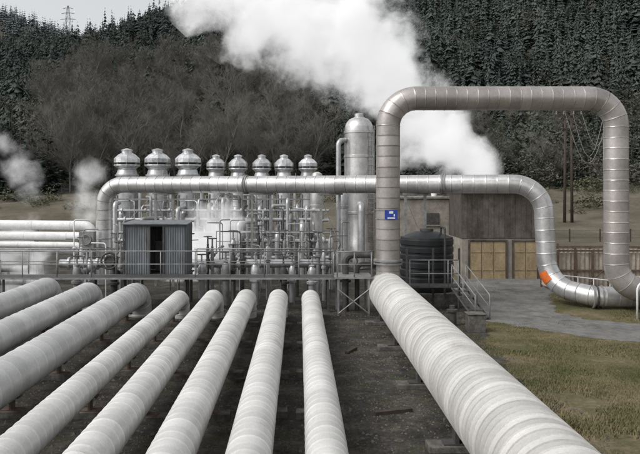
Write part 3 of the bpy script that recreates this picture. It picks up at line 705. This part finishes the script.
protos=[]
for i in range(4):
    V,F=conifer(14,3.0,26,13,6)
    g=G(); g.v=[Vector(p) for p in V]; 
    for f in F: g.face(f,R())
    protos.append(g)
def conifer_tree(x,y,s,proto,first):
    z=H(x,y)
    t=thing('conifer_tree',(x,y,z-.1),'dark green conifer at the foot of the wooded slope','tree','conifers at the foot of the slope')
    if first[0] is None:
        t['_o']=(0,0,0)
        g=G(); g.tube([(0,0,0),(0.05,0,7),(0,0,13.5)],[.25,.15,.03],8); part('trunk',g,M_post,t,True)
        part('crown',proto,M_con,t)
        first[0]=t
    else:
        for ch in first[0].children:
            c=ch.copy(); COL.objects.link(c); c.parent=t
    t.scale=(s*U(.9,1.35),s*U(.9,1.35),s); t.rotation_euler=(0,0,R()*6.28)
firsts=[[None] for _ in range(4)]
cps=[]
for i in range(14): cps.append((-.44+i*.0062+U(-.006,.006),U(106,122),U(.55,.9)))
for i in range(22): cps.append((U(-.35,.06),U(118,165),U(.45,.8)))
for i in range(12): cps.append((U(-.03,.06),U(116,150),U(.5,.85)))
for i in range(34): cps.append((.12+i*.0115+U(-.01,.01),U(112,140),U(.3,.7)))
for i,(u,y,s) in enumerate(cps):
    k=i%4; conifer_tree(u*y,y,s,protos[k],firsts[k])

def bare(h):
    gt=G(); gc=G()
    def branch(p,d,L,r,lev):
        n=3 if lev<2 else 2; pts=[p]; q=p.copy(); dd=d.copy()
        for i in range(n):
            dd=(dd+Vector((U(-1,1),U(-1,1),U(-.25,.5)))*.22).normalized(); q=q+dd*(L/n); pts.append(q.copy())
        rr=[r*(1-.55*i/n) for i in range(n+1)]
        (gt if lev<1 else gc).tube(pts,rr,6 if lev<1 else (4 if lev<2 else 3),False,[R()]*n)
        if lev>=4: return
        k=(12,7,6,6)[lev]
        for i in range(k):
            f=(.15+.85*(i+R())/k) if lev==0 else U(.15,1.0)
            j=min(n-1,int(f*n)); b=pts[j].lerp(pts[j+1],f*n-j)
            base=(pts[j+1]-pts[j]).normalized(); a=R()*6.283
            side=base.orthogonal().normalized(); side=Matrix.Rotation(a,3,base)@side
            nd=(base*U(.6,1.1)+side*U(.5,.95)+Vector((0,0,.25))).normalized()
            nl=L*(U(.3,.45) if lev==0 else U(.4,.68)); 
            if lev==0: nl*=1.2-.6*f
            branch(b,nd,nl,(r*.35,r*.5,.017,.011)[lev] if lev<2 else (.017 if lev==2 else .011),lev+1)
    branch(Vector((0,0,0)),Vector((0,0,1)),h,.14,0)
    return gt,gc
bp_=[bare(U(10,13)) for _ in range(6)]
bf=[None]*6
labs='leafless grey-brown deciduous tree on the slope'
bt=[]
for i in range(165):
    u=U(-.37,.04); y=116+88*R()**1.0
    if i<36: u=-.36+.38*i/35; y=U(108,122)
    bt.append((u*y,y,U(.55,1.15)))
for i in range(14): bt.append((U(.14,.42)*130,U(116,150),U(.45,.75)))
for i,(x,y,s) in enumerate(bt):
    k=i%6; t=thing('bare_tree',(x,y,H(x,y)-.15),labs,'tree','leafless trees on the slope')
    if bf[k] is None:
        t['_o']=(0,0,0); part('trunk',bp_[k][0],M_bark,t,True); part('crown',bp_[k][1],M_twig,t); bf[k]=t
    else:
        for ch in bf[k].children:
            c=ch.copy(); COL.objects.link(c); c.parent=t
    t.scale=(s*U(.9,1.25),s*U(.9,1.25),s*U(.8,1.1)); t.rotation_euler=(0,0,R()*6.28)

def clump(n,r,h):
    V=[];F=[]
    for i in range(n):
        a=R()*6.283; q=r*math.sqrt(R()); z=h*U(.1,1)*(1-(q/r)**2*.6); s=U(.12,.3); b=len(V)
        c=Vector((math.cos(a)*q,math.sin(a)*q,z))
        for k in range(3):
            V.append(tuple(c+Vector((U(-1,1),U(-1,1),U(-.7,.7)))*s))
        F.append((b,b+1,b+2))
    return V,F
cv=[clump(240,1.8,2.0) for _ in range(4)]
pl=[]
for i in range(1400):
    u=U(-.5,.52); y=U(92,175)
    x=u*y
    if y<108 and R()<.7 : continue
    s=U(.4,1.5); pl.append((x,y,H(x,y)-.2,s,s*U(.7,1.1),random.randrange(4),R()*6.28))
o=mergestuff('scrub',cv,pl,M_shrub,'low olive scrub over the pasture edge'); o['category']='scrub'

def tuft(n,h):
    V=[];F=[]
    for i in range(n):
        a=R()*6.283; x,y=U(-.16,.16),U(-.16,.16); l=U(.3,1)*h; b=len(V); w=.005
        V+=[(x-math.sin(a)*w,y+math.cos(a)*w,0),(x+math.sin(a)*w,y-math.cos(a)*w,0),(x+math.cos(a)*l*U(.4,1.2),y+math.sin(a)*l*U(.4,1.2),l)]
        F.append((b,b+1,b+2))
    return V,F
tv=[tuft(26,.06) for _ in range(5)]
def inpoly(x,y,P):
    c=False
    for i in range(len(P)):
        x1,y1=P[i]; x2,y2=P[i-1]
        if (y1>y)!=(y2>y) and x<(x2-x1)*(y-y1)/(y2-y1)+x1: c=not c
    return c
pl=[]
while len(pl)<15000:
    y=8+28*R(); x=U(5.7,.52*y+3) if .52*y+3>6 else 6
    if (inpoly(x,y,ROAD) and R()<.97) or (x<7.6 and y>26): continue
    k=mnoise.noise(Vector((x*.7,y*.7,2)))
    if R()<.35-k*1.8: continue
    s=U(.5,1.3)*(1+.9*mnoise.noise(Vector((x*.4,y*.4,2)))); pl.append((x,y,0,s,s,random.randrange(5),R()*6.28))
for i in range(6500):
    x=U(-12,6); y=U(7,30)
    if mnoise.noise(Vector((x*.8,y*.8,3)))<.1: continue
    s=U(.3,.9); pl.append((x,y,0,s,s,random.randrange(5),R()*6.28))
o=mergestuff('grass',tv,pl,M_grass,'short dry grass tufts beside the road'); o['category']='grass'
pl=[]
st=[]
for k in range(3):
    V=[(1,0,0),(-1,0,0),(0,1,0),(0,-1,0),(0,0,.8),(0,0,-.4)]; V=[(a*U(.7,1.2),b*U(.7,1.2),c*U(.7,1.1)) for a,b,c in V]
    st.append((V,[(0,2,4),(2,1,4),(1,3,4),(3,0,4),(2,0,5),(1,2,5),(3,1,5),(0,3,5)]))
for i in range(14000):
    x=U(-12,6.4); y=7+22*R()**1.2; s=U(.012,.04) if R()<.98 else U(.04,.08); pl.append((x,y,.004,s,s,random.randrange(3),R()*6.28))
o=mergestuff('loose_stones',st,pl,M_stone,'scattered loose stones on the gravel'); o['category']='stones'

# ------------------------------------------------------------------ steam
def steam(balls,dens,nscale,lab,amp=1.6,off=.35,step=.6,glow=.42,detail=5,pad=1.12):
    """balls form a chain; the domain is a tube round the chain"""
    g=G(); P=[Vector(b[:3]) for b in balls]; rr=[b[3]*pad for b in balls]
    d0=(P[0]-P[1]).normalized(); d1=(P[-1]-P[-2]).normalized()
    P=[P[0]+d0*rr[0]*.9]+P+[P[-1]+d1*rr[-1]*.9]; rr=[rr[0]*.45]+rr+[rr[-1]*.45]
    g.tube(P,rr,14)
    for v in g.v: v.z=max(v.z,.06+.001*(v.y%3))
    m=bpy.data.materials.new('steam_volume'); m.use_nodes=True; nt=m.node_tree; N=nt.nodes; L=nt.links; N.clear()
    out=N.new('ShaderNodeOutputMaterial'); vs=N.new('ShaderNodeVolumePrincipled')
    geo=N.new('ShaderNodeNewGeometry')
    w=N.new('ShaderNodeTexNoise'); w.inputs['Scale'].default_value=nscale*.8; w.inputs['Detail'].default_value=3; L.new(geo.outputs['Position'],w.inputs['Vector'])
    sb=N.new('ShaderNodeVectorMath'); sb.operation='SUBTRACT'; L.new(w.outputs['Color'],sb.inputs[0]); sb.inputs[1].default_value=(.5,.5,.5)
    rm=sum(b[3] for b in balls)/len(balls)
    scv=N.new('ShaderNodeVectorMath'); scv.operation='SCALE'; scv.inputs['Scale'].default_value=rm*1.5; L.new(sb.outputs[0],scv.inputs[0])
    ad=N.new('ShaderNodeVectorMath'); ad.operation='ADD'; L.new(geo.outputs['Position'],ad.inputs[0]); L.new(scv.outputs[0],ad.inputs[1])
    acc=None
    for b in balls:
        d=N.new('ShaderNodeVectorMath'); d.operation='DISTANCE'; L.new(ad.outputs[0],d.inputs[0]); d.inputs[1].default_value=b[:3]
        q=N.new('ShaderNodeMath'); q.operation='MULTIPLY_ADD'; q.use_clamp=True; q.inputs[1].default_value=-1/b[3]; q.inputs[2].default_value=1; L.new(d.outputs['Value'],q.inputs[0])
        wgt=b[4] if len(b)>4 else 1
        if wgt!=1:
            e=N.new('ShaderNodeMath'); e.operation='MULTIPLY'; e.inputs[1].default_value=wgt; L.new(q.outputs[0],e.inputs[0]); q=e
        if acc is None: acc=q
        else:
            s=N.new('ShaderNodeMath'); s.operation='MAXIMUM'; L.new(acc.outputs[0],s.inputs[0]); L.new(q.outputs[0],s.inputs[1])
            acc=s
    nz=N.new('ShaderNodeTexNoise'); nz.inputs['Scale'].default_value=nscale; nz.inputs['Detail'].default_value=detail; nz.inputs['Roughness'].default_value=.68; L.new(ad.outputs[0],nz.inputs['Vector'])
    a1=N.new('ShaderNodeMath'); a1.operation='MULTIPLY_ADD'; a1.inputs[1].default_value=amp; a1.inputs[2].default_value=-amp*.5-off; L.new(nz.outputs['Fac'],a1.inputs[0])
    a2=N.new('ShaderNodeMath'); a2.operation='MULTIPLY_ADD'; a2.inputs[1].default_value=1.5; L.new(acc.outputs[0],a2.inputs[0]); L.new(a1.outputs[0],a2.inputs[2])
    a3=N.new('ShaderNodeMath'); a3.operation='MINIMUM'; a3.use_clamp=True; a4=N.new('ShaderNodeMath'); a4.operation='MULTIPLY'; a4.inputs[1].default_value=3; L.new(acc.outputs[0],a4.inputs[0]); L.new(a2.outputs[0],a3.inputs[0]); L.new(a4.outputs[0],a3.inputs[1])
    pw=N.new('ShaderNodeMath'); pw.operation='POWER'; pw.inputs[1].default_value=1.6; L.new(a3.outputs[0],pw.inputs[0])
    a5=N.new('ShaderNodeMath'); a5.operation='MULTIPLY'; a5.inputs[1].default_value=dens; L.new(pw.outputs[0],a5.inputs[0])
    L.new(a5.outputs[0],vs.inputs['Density']); vs.inputs['Color'].default_value=(.99,.99,.99,1); vs.inputs['Anisotropy'].default_value=.0
    # density-driven emission, added in place of daylight scattered many times within the steam
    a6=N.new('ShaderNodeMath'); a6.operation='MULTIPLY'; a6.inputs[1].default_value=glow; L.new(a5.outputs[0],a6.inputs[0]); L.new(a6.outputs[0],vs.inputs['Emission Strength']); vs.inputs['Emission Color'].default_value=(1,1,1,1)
    L.new(vs.outputs[0],out.inputs['Volume'])
    try: m.cycles.volume_step_rate=step
    except Exception: pass
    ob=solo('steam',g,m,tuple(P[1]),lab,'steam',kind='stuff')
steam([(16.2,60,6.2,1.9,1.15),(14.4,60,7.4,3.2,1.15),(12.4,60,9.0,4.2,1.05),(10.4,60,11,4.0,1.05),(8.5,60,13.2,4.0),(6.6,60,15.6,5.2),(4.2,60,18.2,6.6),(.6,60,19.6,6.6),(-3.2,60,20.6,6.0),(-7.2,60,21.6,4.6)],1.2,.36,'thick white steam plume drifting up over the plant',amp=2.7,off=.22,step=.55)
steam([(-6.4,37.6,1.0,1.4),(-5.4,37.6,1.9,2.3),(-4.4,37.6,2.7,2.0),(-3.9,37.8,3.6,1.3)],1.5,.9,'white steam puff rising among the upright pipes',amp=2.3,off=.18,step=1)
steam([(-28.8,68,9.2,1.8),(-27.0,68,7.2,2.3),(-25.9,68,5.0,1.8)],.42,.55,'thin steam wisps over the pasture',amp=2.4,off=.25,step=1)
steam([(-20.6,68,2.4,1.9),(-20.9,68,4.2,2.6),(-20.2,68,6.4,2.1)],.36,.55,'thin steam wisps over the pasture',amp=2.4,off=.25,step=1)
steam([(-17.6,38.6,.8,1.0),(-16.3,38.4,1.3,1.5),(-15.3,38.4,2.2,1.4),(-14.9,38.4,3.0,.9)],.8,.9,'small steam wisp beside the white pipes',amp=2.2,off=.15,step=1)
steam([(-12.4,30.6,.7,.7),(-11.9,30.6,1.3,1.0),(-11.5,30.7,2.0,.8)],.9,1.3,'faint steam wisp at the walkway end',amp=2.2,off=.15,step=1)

# ------------------------------------------------------------------ light, sky, camera
W=bpy.data.worlds.new('World'); sc.world=W; W.use_nodes=True; nt=W.node_tree; N=nt.nodes; L=nt.links
bg=N['Background']; sky=N.new('ShaderNodeTexSky'); sky.sky_type='NISHITA'; sky.sun_disc=False
el,az=math.radians(48),math.radians(-120)
sky.sun_elevation=el; sky.sun_rotation=az; sky.air_density=1.0; sky.dust_density=4.0
hs=N.new('ShaderNodeHueSaturation'); hs.inputs['Saturation'].default_value=.12; hs.inputs['Value'].default_value=1.5; L.new(sky.outputs[0],hs.inputs['Color']); L.new(hs.outputs[0],bg.inputs['Color']); bg.inputs['Strength'].default_value=.135
sl=bpy.data.lights.new('sun','SUN'); sl.energy=.9; sl.angle=math.radians(20); sl.color=(1,.98,.95)
so=bpy.data.objects.new('sun',sl); COL.objects.link(so)
dv=Vector((math.sin(az)*math.cos(el),math.cos(az)*math.cos(el),math.sin(el)))
so.rotation_euler=dv.to_track_quat('Z','Y').to_euler()
cam=bpy.data.cameras.new('camera'); co=bpy.data.objects.new('camera',cam); COL.objects.link(co)
co.location=(0,0,5); co.rotation_euler=(math.radians(90),0,0); cam.sensor_width=36; cam.lens=700/640*36
cam.shift_x=21/640; cam.shift_y=-38/640; cam.clip_end=5000; cam.clip_start=.1
sc.camera=co
sc.view_settings.view_transform='Standard'; sc.view_settings.look='None'; sc.view_settings.exposure=0
for o in bpy.data.objects:
    if '_o' in o: del o['_o']
